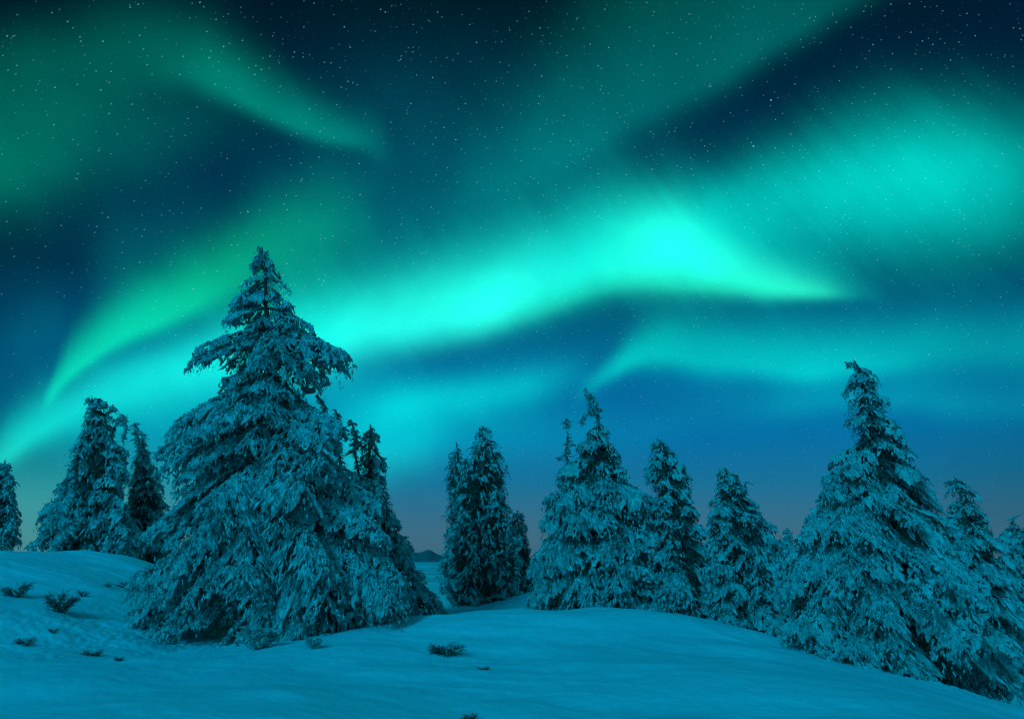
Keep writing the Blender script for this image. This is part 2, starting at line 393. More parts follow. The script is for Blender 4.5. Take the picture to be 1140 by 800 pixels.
def darken_far_snow(m):  # darkens the distant snow colour in noise patches
    t = m.node_tree; b = t.nodes['Principled BSDF']; src = b.inputs['Base Color'].links[0].from_socket
    tcn = t.nodes.new('ShaderNodeTexCoord')
    ln = t.nodes.new('ShaderNodeVectorMath'); ln.operation = 'LENGTH'; t.links.new(tcn.outputs['Object'], ln.inputs[0])
    a = t.nodes.new('ShaderNodeMapRange'); a.inputs[1].default_value = 90; a.inputs[2].default_value = 260; t.links.new(ln.outputs['Value'], a.inputs[0])
    n = t.nodes.new('ShaderNodeTexNoise'); n.inputs['Scale'].default_value = 0.012; n.inputs['Detail'].default_value = 8; t.links.new(tcn.outputs['Object'], n.inputs['Vector'])
    c = t.nodes.new('ShaderNodeMapRange'); c.inputs[1].default_value = 0.40; c.inputs[2].default_value = 0.56; t.links.new(n.outputs[0], c.inputs[0])
    f = t.nodes.new('ShaderNodeMath'); f.operation = 'MULTIPLY'; t.links.new(a.outputs[0], f.inputs[0]); t.links.new(c.outputs[0], f.inputs[1])
    x = t.nodes.new('ShaderNodeMix'); x.data_type = 'RGBA'; t.links.new(f.outputs[0], x.inputs[0]); t.links.new(src, x.inputs[6]); x.inputs[7].default_value = (0.45, 0.48, 0.50, 1)
    t.links.new(x.outputs[2], b.inputs['Base Color'])
darken_far_snow(M_SNOW)

# far hills on the horizon
def hills():
    a = np.linspace(-R(60), R(60), 700)
    top = 10 + 22 * vnoise(a * 9 + 3, a * 0 + 1.5, 31) + 9 * vnoise(a * 40, a * 0 + 2.5, 32)
    ak, _ = azel(474, 616); top = top * 0.2 - 6 + 28 * np.exp(-((a - ak) / 0.022) ** 2) * (1 + 0.15 * np.sin(a * 300))
    prof = [(2500, 0.0), (2650, .35), (2800, .7), (2950, .93), (3100, 1.0), (3300, .8), (3700, .2), (4000, 0)]
    V = []
    for (d, h) in prof:
        bump = 5 * vnoise(a * 60, a * 0 + d / 300.0, 33) * h
        V.append(np.stack([d * np.sin(a), d * np.cos(a), -30 + h * (30 + top) + bump], -1))
    V = np.concatenate(V); n = len(a)
    ii = np.arange(len(prof) - 1)[:, None] * n + np.arange(n - 1)[None, :]
    q = np.stack([ii, ii + 1, ii + n + 1, ii + n], -1).reshape(-1, 4)
    o = mesh_obj("hills", V, [q], [M_HILL], smooth=True); o['kind'] = 'structure'
hills()

# ------------------------------------------------------------------ snow laden spruce builder
RNG = np.random.default_rng(7)
def tube_tris(P, rads, sides, rng=None, jit=0.0):
    P = np.asarray(P, float); n = len(P)
    Tn = np.gradient(P, axis=0); Tn /= np.linalg.norm(Tn, axis=1)[:, None] + 1e-9
    ref = np.array([0.0, 0.0, 1.0]) if abs(Tn[0, 2]) < 0.8 else np.array([0.0, 1.0, 0.0])
    U = np.cross(Tn, ref); U /= np.linalg.norm(U, axis=1)[:, None] + 1e-9
    Wv = np.cross(Tn, U)
    th = np.arange(sides) / sides * 2 * np.pi
    rr = np.asarray(rads)[:, None] * np.ones(sides)[None]
    if jit: rr = rr * (1 + rng.uniform(-jit, jit, rr.shape))
    V = P[:, None] + rr[..., None] * (np.cos(th)[None, :, None] * U[:, None] + np.sin(th)[None, :, None] * Wv[:, None])
    V = V.reshape(-1, 3)
    a = np.arange(n - 1)[:, None] * sides + np.arange(sides)[None]
    b = np.arange(n - 1)[:, None] * sides + (np.arange(sides)[None] + 1) % sides
    q = np.concatenate([np.stack([a, b, b + sides], -1).reshape(-1, 3), np.stack([a, b + sides, a + sides], -1).reshape(-1, 3)])
    return V, q

def snow_template(rng, tufts, sides, rings):
    x = np.linspace(-0.15, 1.0, rings)
    r = 0.20 * np.clip(np.sin(np.clip((x + 0.3) / 1.35, 0, 1) * np.pi), 0.05, 1) ** 0.7
    r[-1] = 0.05; r[0] *= 0.5
    y = np.cumsum(rng.uniform(-0.09, 0.09, rings)); z = 0.05 - 0.30 * x * np.abs(x) + rng.uniform(-0.05, 0.05, rings)
    V, q = tube_tris(np.stack([x, y, z], -1), r, sides, rng, 0.45)
    Vs, Qs = [V], [q]; n = len(V)
    for k in range(tufts):
        s = rng.uniform(0.0, 1.0)
        b = np.array([s, np.interp(s, x, y), np.interp(s, x, z)])
        sd_ = 1 if k % 2 else -1
        d = np.array([rng.uniform(0.2, 0.9), sd_ * rng.uniform(0.3, 1.0), rng.uniform(-0.8, 0.25)]); d /= np.linalg.norm(d)
        L = rng.uniform(0.32, 0.60); wd = rng.uniform(0.06, 0.11)
        u = np.cross(d, [0, 0, 1.0]); u /= np.linalg.norm(u) + 1e-9; v = np.cross(d, u)
        m = b + d * L * 0.25
        pts = [m + u * wd, m - u * wd * 0.6 + v * wd * 0.9, m - u * wd * 0.6 - v * wd * 0.9, b + d * L + np.array([0, 0, -0.06])]
        Vs.append(np.array(pts))
        Qs.append(np.array([[3, 0, 1], [3, 1, 2], [3, 2, 0]]) + n); n += 4
    return np.concatenate(Vs), np.concatenate(Qs)

def needle_template(rng, num):
    Vs, Qs, n = [], [], 0
    for k in range(num):
        s = rng.uniform(-0.2, 1.05)
        b = np.array([s, rng.uniform(-.05, .05), -0.04 - 0.28 * s * abs(s)])
        d = np.array([rng.uniform(0.25, 1.0), rng.uniform(-0.9, 0.9), rng.uniform(-1.0, 0.25)]); d /= np.linalg.norm(d)
        L = rng.uniform(0.22, 0.42); wd = rng.uniform(0.018, 0.04)
        u = rng.normal(size=3); u -= d * (u @ d); u /= np.linalg.norm(u)
        Vs.append(np.array([b - u * wd, b + u * wd, b + d * L])); Qs.append(np.array([[0, 1, 2]]) + n); n += 3
    return np.concatenate(Vs), np.concatenate(Qs)

TR = np.random.default_rng(3)
SNOW_T = {0: [snow_template(TR, 6, 4, 4) for _ in range(10)], 1: [snow_template(TR, 5, 4, 3) for _ in range(10)]}
NEED_T = {0: [needle_template(TR, 15) for _ in range(10)], 1: [needle_template(TR, 12) for _ in range(10)]}

def stamp(tmpls, P, D, L, rng, thick=None, rollamp=0.5):
    """copies of the templates at P, pointing along D, L long"""
    n = len(P)
    if n == 0: return np.zeros((0, 3)), np.zeros((0, 3), int)
    D = D / (np.linalg.norm(D, axis=1)[:, None] + 1e-9)
    up = np.tile(np.array([0.0, 0, 1.0]), (n, 1)); up[np.abs(D[:, 2]) > 0.97] = (0, -1.0, 0.2)
    Yv = np.cross(up, D); Yv /= np.linalg.norm(Yv, axis=1)[:, None] + 1e-9
    Zv = np.cross(D, Yv)
    ro = rng.uniform(-rollamp, rollamp, n)[:, None]
    Y2 = Yv * np.cos(ro) + Zv * np.sin(ro); Z2 = -Yv * np.sin(ro) + Zv * np.cos(ro)
    th = np.ones(n) if thick is None else thick
    which = rng.integers(0, len(tmpls), n)
    Vs, Qs, off = [], [], 0
    for k, (tv_, tq) in enumerate(tmpls):
        s = np.nonzero(which == k)[0]
        if not len(s): continue
        a = tv_[None] * L[s][:, None, None]
        a = a * np.stack([np.ones(len(s)), th[s], th[s]], -1)[:, None, :]
        V = P[s][:, None] + a[..., 0:1] * D[s][:, None] + a[..., 1:2] * Y2[s][:, None] + a[..., 2:3] * Z2[s][:, None]
        Qs.append((tq[None] + (np.arange(len(s)) * len(tv_))[:, None, None] + off).reshape(-1, 3))
        Vs.append(V.reshape(-1, 3)); off += len(s) * len(tv_)
    return np.concatenate(Vs), np.concatenate(Qs)

def spruce(name, label, Y, axis, outline, seed, lod=1, nb=120, fl=0.20, snow=0.9, droop=0.55, group=None, px_step=2.5, spires=(), tufts=(), extra=(), cat='tree'):
    """axis: (py, px) of the stem from top to bottom; outline: (py, left px, right px); all seen at depth Y"""
    rng = np.random.default_rng(seed)
    A = np.array([pix(px, py, Y) for (py, px) in axis])[::-1]
    zA, xA = A[:, 2], A[:, 0]
    O = [(pix(l, py, Y), pix(r, py, Y)) for (py, l, r) in outline][::-1]
    zO = np.array([o[0][2] for o in O]); xL = np.array([o[0][0] for o in O]); xR = np.array([o[1][0] for o in O])
    mpp = Y / F
    zt = zA[-1]
    xb = xA[0]; zb = ground(xb, Y)[0]
    ax = lambda z: np.interp(z, zA, xA)
    swy = rng.uniform(-0.05, 0.05) * 1.0
    root = bpy.data.objects.new(name, None); COL.objects.link(root)
    root.location = (xb, Y, zb); tag(root, label, cat, group)
    org = np.array([xb, Y, zb])
    # trunk
    H = zt - zb
    zz = np.concatenate([[zb - 0.35], np.linspace(zb, zt, 18)])
    tx = ax(np.clip(zz, zA[0], zt)) 
    rr = (0.018 * H + 0.02) * (1 - (np.clip(zz - zb, 0, H) / H)) ** 0.9 + 0.012
    Pt = np.stack([tx, Y + swy * (zz - zb), zz], -1)
    V, q = tube_tris(Pt, rr, 9, rng, 0.08)
    mesh_obj("trunk", V - org, [q], [M_BARK], root, smooth=True)
    # boughs
    zlo = max(zO[0], zb + 0.02)
    zs = np.linspace(zlo, zt - 0.01, 400)
    rad_ = (np.interp(zs, zO, xR) - np.interp(zs, zO, xL)) / 2 + 0.15 * H
    cdf = np.cumsum(rad_); cdf /= cdf[-1]
    SP, SD, SL, ST = [], [], [], []        # snow fingers
    NP_, ND, NL = [], [], []               # needle sprays
    LV, LQ, ln = [], [], 0                 # limbs
    PV, PQ, pn = [], [], 0                 # joined snow pads on the boughs
    GA = 2.39996
    stepf = px_step * mpp
    g = np.array([0, 0, -1.0])
    for b in range(nb + len(extra)):
        wh = b // 7                          # boughs grow in whorls
        t = np.clip((wh * 7 + 3.5 + rng.uniform(-2.2, 2.2)) / nb, 0.002, 0.998)
        z1 = np.interp(t, cdf, zs)
        ph = 2 * math.pi * (b % 7) / 7 + wh * 0.83 + rng.uniform(-0.45, 0.45)
        cph, sph = math.cos(ph), math.sin(ph)
        back = sph > 0.45
        cx_ = ax(z1)
        rl, rr_ = cx_ - np.interp(z1, zO, xL), np.interp(z1, zO, xR) - cx_
        rx = rr_ if cph > 0 else rl
        rf = 0.45 * (rl + rr_)
        r = math.hypot(rx * cph, rf * sph)
        r = max(r, 0.05) * (rng.uniform(0.78, 1.05) if abs(cph) > 0.6 else rng.uniform(0.60, 1.0))
        r = max(r - 0.3 * fl, 0.05)
        if b >= nb:                         # a bough whose hanging tip shows in outline
            e = pix(extra[b - nb][0], extra[b - nb][1], Y)
            z1 = e[2]; cx_ = ax(z1); sph = rng.uniform(-0.35, 0.2); cph = math.copysign(math.sqrt(1 - sph * sph), e[0] - cx_)
            r = abs(e[0] - cx_) / abs(cph); back = False
        hrel = (z1 - zb) / H
        dr = droop * (1.2 - 0.60 * hrel) * rng.uniform(0.55, 1.3)
        z0 = min(z1 + dr * r, zt - 0.03 * H * rng.uniform(0.2, 1))
        x0 = ax(z0)
        p0 = np.array([x0, Y + swy * (z0 - zb), z0])
        p2 = np.array([cx_ + cph * r + sph * r * xb / Y, Y + swy * (z1 - zb) + sph * r, z1])
        gz_ = ground(p2[0], p2[1], False)[0] + 0.04
        if p2[2] < gz_: p2[2] = gz_
        bend = rng.uniform(-0.12, 0.12) * r
        p1 = (p0 + p2) / 2 + np.array([cph, sph, 0]) * r * 0.02 + np.array([-sph * bend, cph * bend, (0.02 + 0.20 * rng.random()) * r])
        L = np.linalg.norm(p2 - p0)
        m = max(5, int(L / 0.16))
        s = np.linspace(0, 1, m)[:, None]
        C = (1 - s) ** 2 * p0 + 2 * s * (1 - s) * p1 + s * s * p2
        C[1:-1] += rng.normal(0, 0.018 * min(L, 1.0), (m - 2, 3))
        Vb, qb = tube_tris(C, np.linspace(0.010 + 0.012 * L, 0.005, m), 4)
        LV.append(Vb); LQ.append(qb + ln); ln += len(Vb)
        bsnow = snow * rng.uniform(0.62, 1.15)
        fls = fl * (0.85 + 0.25 * (1 - hrel))
        sstp = stepf * (2.0 if not back else 3.6) * (1.0 if hrel < 0.5 else 1.0 - 0.6 * (hrel - 0.5))
        ns_ = max(3, int(L / sstp))
        wide = (0.17 + 0.19 * L) * rng.uniform(0.75, 1.35)
        hangk = rng.uniform(0.55, 1.35)
        # the pad of snow and rime that joins the shoots: a drooping fringed fan
        cell = max(stepf * 0.95, 0.025)
        nu, nv = max(5, int(L * 0.95 / cell)), 2 * max(3, int(wide / cell)) + 1
        uu = np.linspace(0.08, 1.0, nu)[:, None]; vv = np.linspace(-1, 1, nv)[None, :]
        cu = (1 - uu) ** 2 * p0 + 2 * uu * (1 - uu) * p1 + uu * uu * p2
        tu = 2 * (1 - uu) * (p1 - p0) + 2 * uu * (p2 - p1); tu /= np.linalg.norm(tu, axis=1)[:, None] + 1e-9
        su = np.cross(tu, [0, 0, 1.0]); su /= np.linalg.norm(su, axis=1)[:, None] + 1e-9
        nuv = np.cross(su, tu)
        pr = 0.22 + 0.78 * np.sin(np.pi * np.minimum(1, 0.10 + 0.84 * uu))
        fr_ = fls * 1.15
        q0 = uu * L + vv * 0.0 + np.where(vv > 0, 31.7, 0.0)
        frl = 0.62 + 0.9 * (vnoise(q0 / fr_, q0 * 0 + 0.5, seed + b) + 0.25)
        we = wide * pr * np.clip(frl, 0.35, 1.25)
        ridge = np.cos(2 * np.pi * q0 / fr_)
        av = np.abs(vv)
        lump = vnoise(q0 / (2.2 * cell), vv * wide / (2.2 * cell), seed + b + 5) + 0.9 * rng.uniform(-0.5, 0.5, (nu, nv))
        hh = 0.35 * fls + fls * (0.30 * ridge * av + 0.85 * lump)
        PP = cu[:, None] + su[:, None] * (vv * we * 0.85)[..., None] + tu[:, None] * (0.55 * av * we)[..., None] + nuv[:, None] * hh[..., None]
        PP[..., 2] -= hangk * 0.85 * we * av ** 1.6
        cut = vnoise(q0 / (3.0 * cell), vv * wide / (3.0 * cell) + 9.0, seed + b + 9)[:-1, :-1] + 0.5 * rng.uniform(-0.5, 0.5, (nu - 1, nv - 1))
        keepc = cut > (-0.28 + 0.75 * max(0.0, 1.0 - bsnow) + 0.25 * np.maximum(0, 0.35 - uu[:-1]))
        ii = np.arange(nu - 1)[:, None] * nv + np.arange(nv - 1)[None]
        ii = ii[keepc]
        PQ.append(np.concatenate([np.stack([ii, ii + 1, ii + nv + 1], -1), np.stack([ii, ii + nv + 1, ii + nv], -1)]) + pn)
        PV.append(PP.reshape(-1, 3)); pn += nu * nv
        # rime tufts and bare needle ends breaking the surface of the pad
        if not back:
            flat = PP.reshape(-1, 3)
            dirs = (su[:, None] * (np.sign(vv) * (0.35 + 0.5 * av))[..., None] + tu[:, None] * 0.7 + np.array([0, 0, -0.55]) * av[..., None] + np.zeros((nu, nv, 1))).reshape(-1, 3)
            pick = ii[rng.random(len(ii)) < 0.42]
            SP.append(flat[pick] + rng.normal(0, 0.3 * cell, (len(pick), 3))); SD.append(dirs[pick] + rng.normal(0, 0.30, (len(pick), 3)))
            SL.append(fls * rng.uniform(0.40, 0.95, len(pick))); ST.append(rng.uniform(0.7, 1.2, len(pick)))
            pick = ii[rng.random(len(ii)) < 0.10 + 0.20 * max(0, 1 - bsnow)]
            NP_.append(flat[pick]); ND.append(dirs[pick] + rng.normal(0, 0.5, (len(pick), 3))); NL.append(fls * rng.uniform(0.7, 1.3, len(pick)))
        for k in range(ns_ + 1):
            last = (k == ns_)
            u = 1.0 if last else min(1.0, 0.06 + 0.94 * (k + rng.uniform(0, 0.9)) / ns_)
            P = (1 - u) ** 2 * p0 + 2 * u * (1 - u) * p1 + u * u * p2
            Tn = 2 * (1 - u) * (p1 - p0) + 2 * u * (p2 - p1); Tn /= np.linalg.norm(Tn) + 1e-9
            sv = np.cross(Tn, [0, 0, 1.0]); sv /= np.linalg.norm(sv) + 1e-9
            sg = 0.0 if last else (1 if k % 2 else -1)
            d = Tn * rng.uniform(0.45, 1.0) + sv * sg * rng.uniform(0.5, 1.1) + g * rng.uniform(0.0, 0.5)
            d /= np.linalg.norm(d)
            ls = wide * (0.30 + 0.70 * math.sin(math.pi * min(1, 0.12 + 0.80 * u))) * rng.uniform(0.55, 1.2)
            if last: ls = max(fls, 0.12 * L)
            ls = min(ls, 0.85)
            nf = max(2, int(ls / stepf * (1.0 if not back else 0.6)))
            v = (np.arange(nf) + rng.uniform(0, 1, nf)) / nf
            Q = P + d * (ls * v)[:, None] + g * (hangk * 0.7 * ls * v ** 1.7)[:, None] + rng.normal(0, 0.012, (nf, 3))
            td = d[None] + g * (1.1 * hangk * v)[:, None]
            s2 = np.cross(d, [0, 0, 1.0]); s2 /= np.linalg.norm(s2) + 1e-9
            fs = np.where(np.arange(nf) % 2 == 0, 1, -1)
            fd = td * rng.uniform(0.6, 1.1, nf)[:, None] + s2[None] * (fs * rng.uniform(0.0, 1.1, nf))[:, None] + g * rng.uniform(-0.5, 0.6, nf)[:, None]
            fL = fls * rng.uniform(0.55, 1.3, nf) * (1.0 - 0.30 * v)
            keep = rng.random(nf) < bsnow * (0.20 + 0.80 * min(1, u * 1.9)) * (0.40 + 0.5 * v)
            SP.append(Q[keep]); SD.append(fd[keep]); SL.append(fL[keep]); ST.append(rng.uniform(0.9, 1.6, keep.sum()))
            nk = rng.random(nf) < (0.34 if not back else 0.3)
            NP_.append((Q + g * 0.06)[nk]); ND.append((fd + g * 0.4)[nk]); NL.append((fL * rng.uniform(1.4, 2.2, nf))[nk])
        # snow lying along the top of the bough itself
        na = max(3, int(L / (stepf * 1.4)))
        u = (np.arange(na) + rng.uniform(0, 1, na))[:, None] / na
        Q = (1 - u) ** 2 * p0 + 2 * u * (1 - u) * p1 + u * u * p2 + np.array([0, 0, 0.02])
        Tn = 2 * (1 - u) * (p1 - p0) + 2 * u * (p2 - p1) + rng.normal(0, 0.25 * L, (na, 3)) * 0.5
        keep = rng.random(na) < min(1.0, bsnow + 0.1)
        SP.append(Q[keep]); SD.append(Tn[keep]); SL.append(fls * rng.uniform(0.7, 1.2, keep.sum())); ST.append(rng.uniform(0.7, 1.3, keep.sum()))
    # dark inner twigs close to the stem
    ni = int(nb * 40)
    zi = np.interp(rng.random(ni), cdf, zs) ; zi = np.minimum(zi + 0.02 * H, zb + rng.uniform(0.55, 0.97, ni) * H)
    ph = rng.uniform(0, 2 * np.pi, ni); ri = np.sqrt(rng.random(ni)) * 0.52
    hw = np.where(np.cos(ph) > 0, np.interp(zi, zO, xR) - ax(zi), ax(zi) - np.interp(zi, zO, xL))
    Q = np.stack([ax(zi) + ri * hw * np.cos(ph) + ri * hw * 0.9 * np.sin(ph) * xb / Y, Y + swy * (zi - zb) + ri * hw * 0.9 * np.sin(ph), np.maximum(zi, zb + 0.1)], -1)
    NP_.append(Q); ND.append(np.stack([np.cos(ph), np.sin(ph), -rng.uniform(0.1, 1.2, ni)], -1) + rng.normal(0, 0.4, (ni, 3))); NL.append(np.minimum(fl * rng.uniform(1.8, 3.3, ni) * (1.15 - 0.5 * (zi - zb) / H), np.maximum(hw * 0.42, 0.04)))
    # leader and bare spires
    zl = np.linspace(zt - 0.10 * H, zt, 16)
    Q = np.stack([ax(zl), Y + swy * (zl - zb), zl], -1)
    dd = rng.normal(0, 0.7, (16, 3)); dd[:, 2] = rng.uniform(-0.3, 0.8, 16)
    SP.append(Q); SD.append(dd); SL.append(np.full(16, fl * 0.55)); ST.append(np.full(16, 0.9))
    NP_.append(Q); ND.append(dd); NL.append(np.full(16, fl * 0.7))
    for sp in tufts:
        C = np.array([pix(a, b_, Y) for (a, b_) in sp])
        Vb, qb = tube_tris(C, np.linspace(0.035, 0.012, len(C)), 5); LV.append(Vb); LQ.append(qb + ln); ln += len(Vb)
        n_ = max(10, int(np.linalg.norm(np.diff(C, axis=0), axis=1).sum() / (stepf * 0.22)))
        u = rng.uniform(0.1, 1, n_) * (len(C) - 1)
        Q = np.stack([np.interp(u, np.arange(len(C)), C[:, k]) for k in range(3)], -1)
        dd = rng.normal(0, 0.7, (n_, 3)) + np.array([0, 0, -0.7]); q1 = rng.random(n_) < 0.75
        SP.append(Q[q1]); SD.append(dd[q1]); SL.append(rng.uniform(0.7, 1.4, q1.sum()) * fl); ST.append(rng.uniform(0.7, 1.2, q1.sum()))
        NP_.append(Q); ND.append(dd); NL.append(rng.uniform(0.8, 1.5, n_) * fl)
    for sp in spires:
        C = np.array([pix(a, b_, Y) for (a, b_) in sp])
        Vb, qb = tube_tris(C, np.linspace(0.03, 0.012, len(C)), 4); LV.append(Vb); LQ.append(qb + ln); ln += len(Vb)
        n_ = int(34 * np.linalg.norm(C[-1] - C[0]) / 0.5)
        
        u = rng.uniform(0.05, 1, n_) * (len(C) - 1)
        Q = np.stack([np.interp(u, np.arange(len(C)), C[:, k]) for k in range(3)], -1)
        dd = rng.normal(0, 1.0, (n_, 3)); dd[:, 2] = rng.uniform(-0.6, 0.4, n_)
        SP.append(Q); SD.append(dd); SL.append(rng.uniform(0.5, 1.5, n_) * fl); ST.append(np.full(n_, 0.9))
        NP_.append(Q); ND.append(dd); NL.append(rng.uniform(0.6, 1.8, n_) * fl)
    SP, SD, SL, ST = map(np.concatenate, (SP, SD, SL, ST)); NP_, ND, NL = map(np.concatenate, (NP_, ND, NL))
    V, q = stamp(SNOW_T[lod], SP, SD, SL, rng, ST)
    PV, PQ = np.concatenate(PV), np.concatenate(PQ)
    mesh_obj("snow_cover", np.concatenate([V, PV]) - org, [np.concatenate([q, PQ + len(V)])], [M_RIME], root)
    V, q = stamp(NEED_T[lod], NP_, ND, NL, rng)
    LV, LQ = np.concatenate(LV), np.concatenate(LQ)
    mi = np.concatenate([np.zeros(len(q)), np.ones(len(LQ))])
    mesh_obj("crown", np.concatenate([V, LV]) - org, [np.concatenate([q, LQ + len(V)])], [M_NEEDLE, M_BARK], root, mi)
    print(name, "fingers", len(SP), "needles", len(NP_))
    return root

# tall spruce in front
spruce("spruce_tree", "tallest snow-laden spruce, broad and drooping, rising alone above the others", 16.5,
       [(273, 290), (300, 293), (400, 298), (550, 300), (720, 300)],
       [(273, 286, 296), (290, 280, 302), (312, 266, 312), (335, 254, 316), (352, 252, 346), (368, 262, 330), (382, 240, 340), (398, 216, 378), (408, 212, 384), (418, 240, 372),
        (440, 244, 368), (455, 222, 362), (478, 196, 384), (500, 176, 402), (530, 190, 418), (560, 182, 432), (600, 172, 442), (640, 160, 446), (680, 154, 448), (705, 150, 444), (722, 152, 420)],
       131, 0, 126, 0.083, tufts=[[(292, 300), (291, 282), (287, 274)], [(291, 285), (299, 279)], [(345, 384), (365, 388), (382, 394)], [(352, 440), (362, 452), (360, 462)]], extra=[(279, 293), (304, 300), (271, 313), (317, 318), (284, 284), (300, 289), (213, 410), (220, 397), (383, 399), (374, 392), (252, 353), (346, 364), (256, 336), (178, 499), (188, 477), (182, 522), (196, 470), (166, 590), (158, 640), (150, 676), (144, 716), (362, 464), (440, 640), (440, 690), (398, 716), (222, 452)])
# companion behind its right side
spruce("spruce_tree", "snowy spruce tucked against the right flank of the tallest spruce, with thin spire tops", 18.6,
       [(474, 414), (500, 412), (560, 414), (690, 418)],
       [(474, 408, 420), (492, 404, 428), (515, 400, 430), (540, 390, 432), (570, 370, 446), (610, 350, 464), (650, 350, 482), (680, 350, 500), (694, 350, 500)],
       102, 0, 98, 0.094, spires=[[(380, 520), (375, 490), (377, 472), (374, 456)], [(400, 530), (394, 500), (396, 486), (391, 468)], [(396, 490), (404, 497)], [(394, 500), (387, 506)]], tufts=[[(414, 500), (414, 478)], [(416, 500), (426, 512), (428, 520)], [(398, 500), (396, 480)]])
# left group on the hill
spruce("spruce_tree", "snowy spruce with crooked bent tip standing on the crest of the left hill", 28.0,
       [(442, 104), (460, 107), (520, 102), (620, 98)],
       [(442, 98, 116), (455, 100, 130), (472, 91, 131), (490, 87, 128), (505, 79, 142), (520, 77, 142), (545, 60, 140), (575, 41, 150), (600, 31, 160), (618, 27, 166)],
       103, 1, 112, 0.141, tufts=[[(107, 468), (104, 448), (98, 442)], [(118, 500), (130, 470), (138, 462), (140, 475), (136, 492)], [(116, 470), (124, 452), (130, 455)]], extra=[(64, 545), (46, 578), (34, 608), (142, 504), (140, 522), (158, 596), (80, 520)])
spruce("spruce_tree", "dim narrow spruce squeezed behind the tallest spruce and the crooked-tipped one", 30.0,
       [(498, 156), (520, 158), (560, 160), (625, 160)],
       [(500, 151, 162), (510, 147, 168), (524, 140, 174), (550, 138, 184), (590, 134, 192), (625, 130, 196)],
       104, 1, 84, 0.151, spires=[[(158, 510), (150, 470)], [(161, 508), (157, 480)]])
spruce("spruce_tree", "dark spruce cut off by the left edge of the picture", 30.0,
       [(512, 4), (560, 0), (608, -4)],
       [(512, -2, 8), (530, -14, 14), (550, -22, 18), (575, -32, 22), (606, -44, 24)],
       105, 1, 77, 0.151)
# middle group
spruce("spruce_tree", "dark compact twin-topped spruce with little snow standing alone in the dip", 24.5,
       [(473, 538), (520, 540), (600, 538), (672, 534)],
       [(473, 533, 545), (488, 525, 553), (505, 518, 562), (525, 503, 569), (550, 499, 566), (575, 497, 578), (605, 491, 584), (640, 486, 589), (668, 495, 585), (676, 508, 574)],
       106, 1, 133, 0.123, snow=0.50, droop=0.4, tufts=[[(539, 490), (537, 474)]], extra=[(578, 598), (504, 546), (568, 568), (496, 610), (564, 520), (492, 650)])
spruce("spruce_tree", "slim spruce top leaning out behind the dark twin-topped spruce", 25.5,
       [(492, 508), (540, 512), (670, 518)],
       [(492, 503, 513), (505, 500, 516), (525, 494, 518), (560, 496, 524), (600, 492, 530), (660, 496, 540)],
       107, 1, 84, 0.128, snow=0.50, droop=0.4)
spruce("spruce_tree", "small dark spruce half hidden at the right foot of the twin-topped spruce", 27.0,
       [(568, 576), (600, 577), (664, 577)],
       [(568, 570, 582), (585, 566, 588), (610, 562, 592), (640, 560, 596), (664, 562, 594)],
       108, 1, 70, 0.136, snow=0.45, droop=0.4)
spruce("spruce_tree", "broad snowy spruce with nodding top tuft on a bare leader, beside a bare spike", 19.5,
       [(432, 652), (450, 662), (475, 668), (540, 668), (690, 664)],
       [(432, 650, 656), (470, 664, 669), (478, 655, 675), (484, 647, 679), (500, 632, 690), (520, 620, 697), (545, 611, 711), (560, 603, 745), (580, 599, 743), (610, 590, 738), (645, 584, 741), (685, 582, 746)],
       109, 0, 112, 0.098, spires=[[(634, 525), (630, 505), (632, 485), (630, 466)], [(631, 505), (622, 512)], [(632, 490), (638, 496)]], tufts=[[(669, 480), (664, 462), (658, 446), (652, 433)], [(662, 455), (652, 460), (646, 470)], [(660, 448), (668, 456)]], extra=[(733, 558), (728, 580), (722, 565), (604, 580), (590, 636), (592, 676), (622, 532), (608, 556), (690, 510)])
spruce("spruce_tree", "narrow frosted spruce with hooked tip between two wider spruces", 19.0,
       [(489, 736), (520, 742), (600, 752), (694, 758)],
       [(489, 727, 744), (505, 724, 755), (525, 720, 769), (545, 728, 771), (570, 730, 783), (600, 725, 790), (640, 720, 801), (690, 715, 818)],
       110, 0, 112, 0.096, tufts=[[(741, 508), (738, 494), (732, 489), (728, 493)], [(736, 505), (724, 520), (720, 528)]], extra=[(780, 596), (774, 568), (722, 528), (768, 542), (728, 600)])
spruce("spruce_tree", "shorter frosted spruce with a ragged flat shoulder right of the narrow one", 18.3,
       [(521, 806), (560, 812), (620, 818), (706, 822)],
       [(521, 799, 813), (535, 795, 827), (555, 790, 836), (572, 785, 853), (600, 783, 881), (615, 783, 856), (640, 783, 863), (704, 780, 887)],
       111, 0, 105, 0.092, spires=[[(826, 565), (830, 536)]], tufts=[[(810, 545), (807, 522), (803, 524)], [(845, 590), (860, 600), (870, 606)]], extra=[(869, 604), (864, 612), (790, 574), (844, 572), (855, 640)])
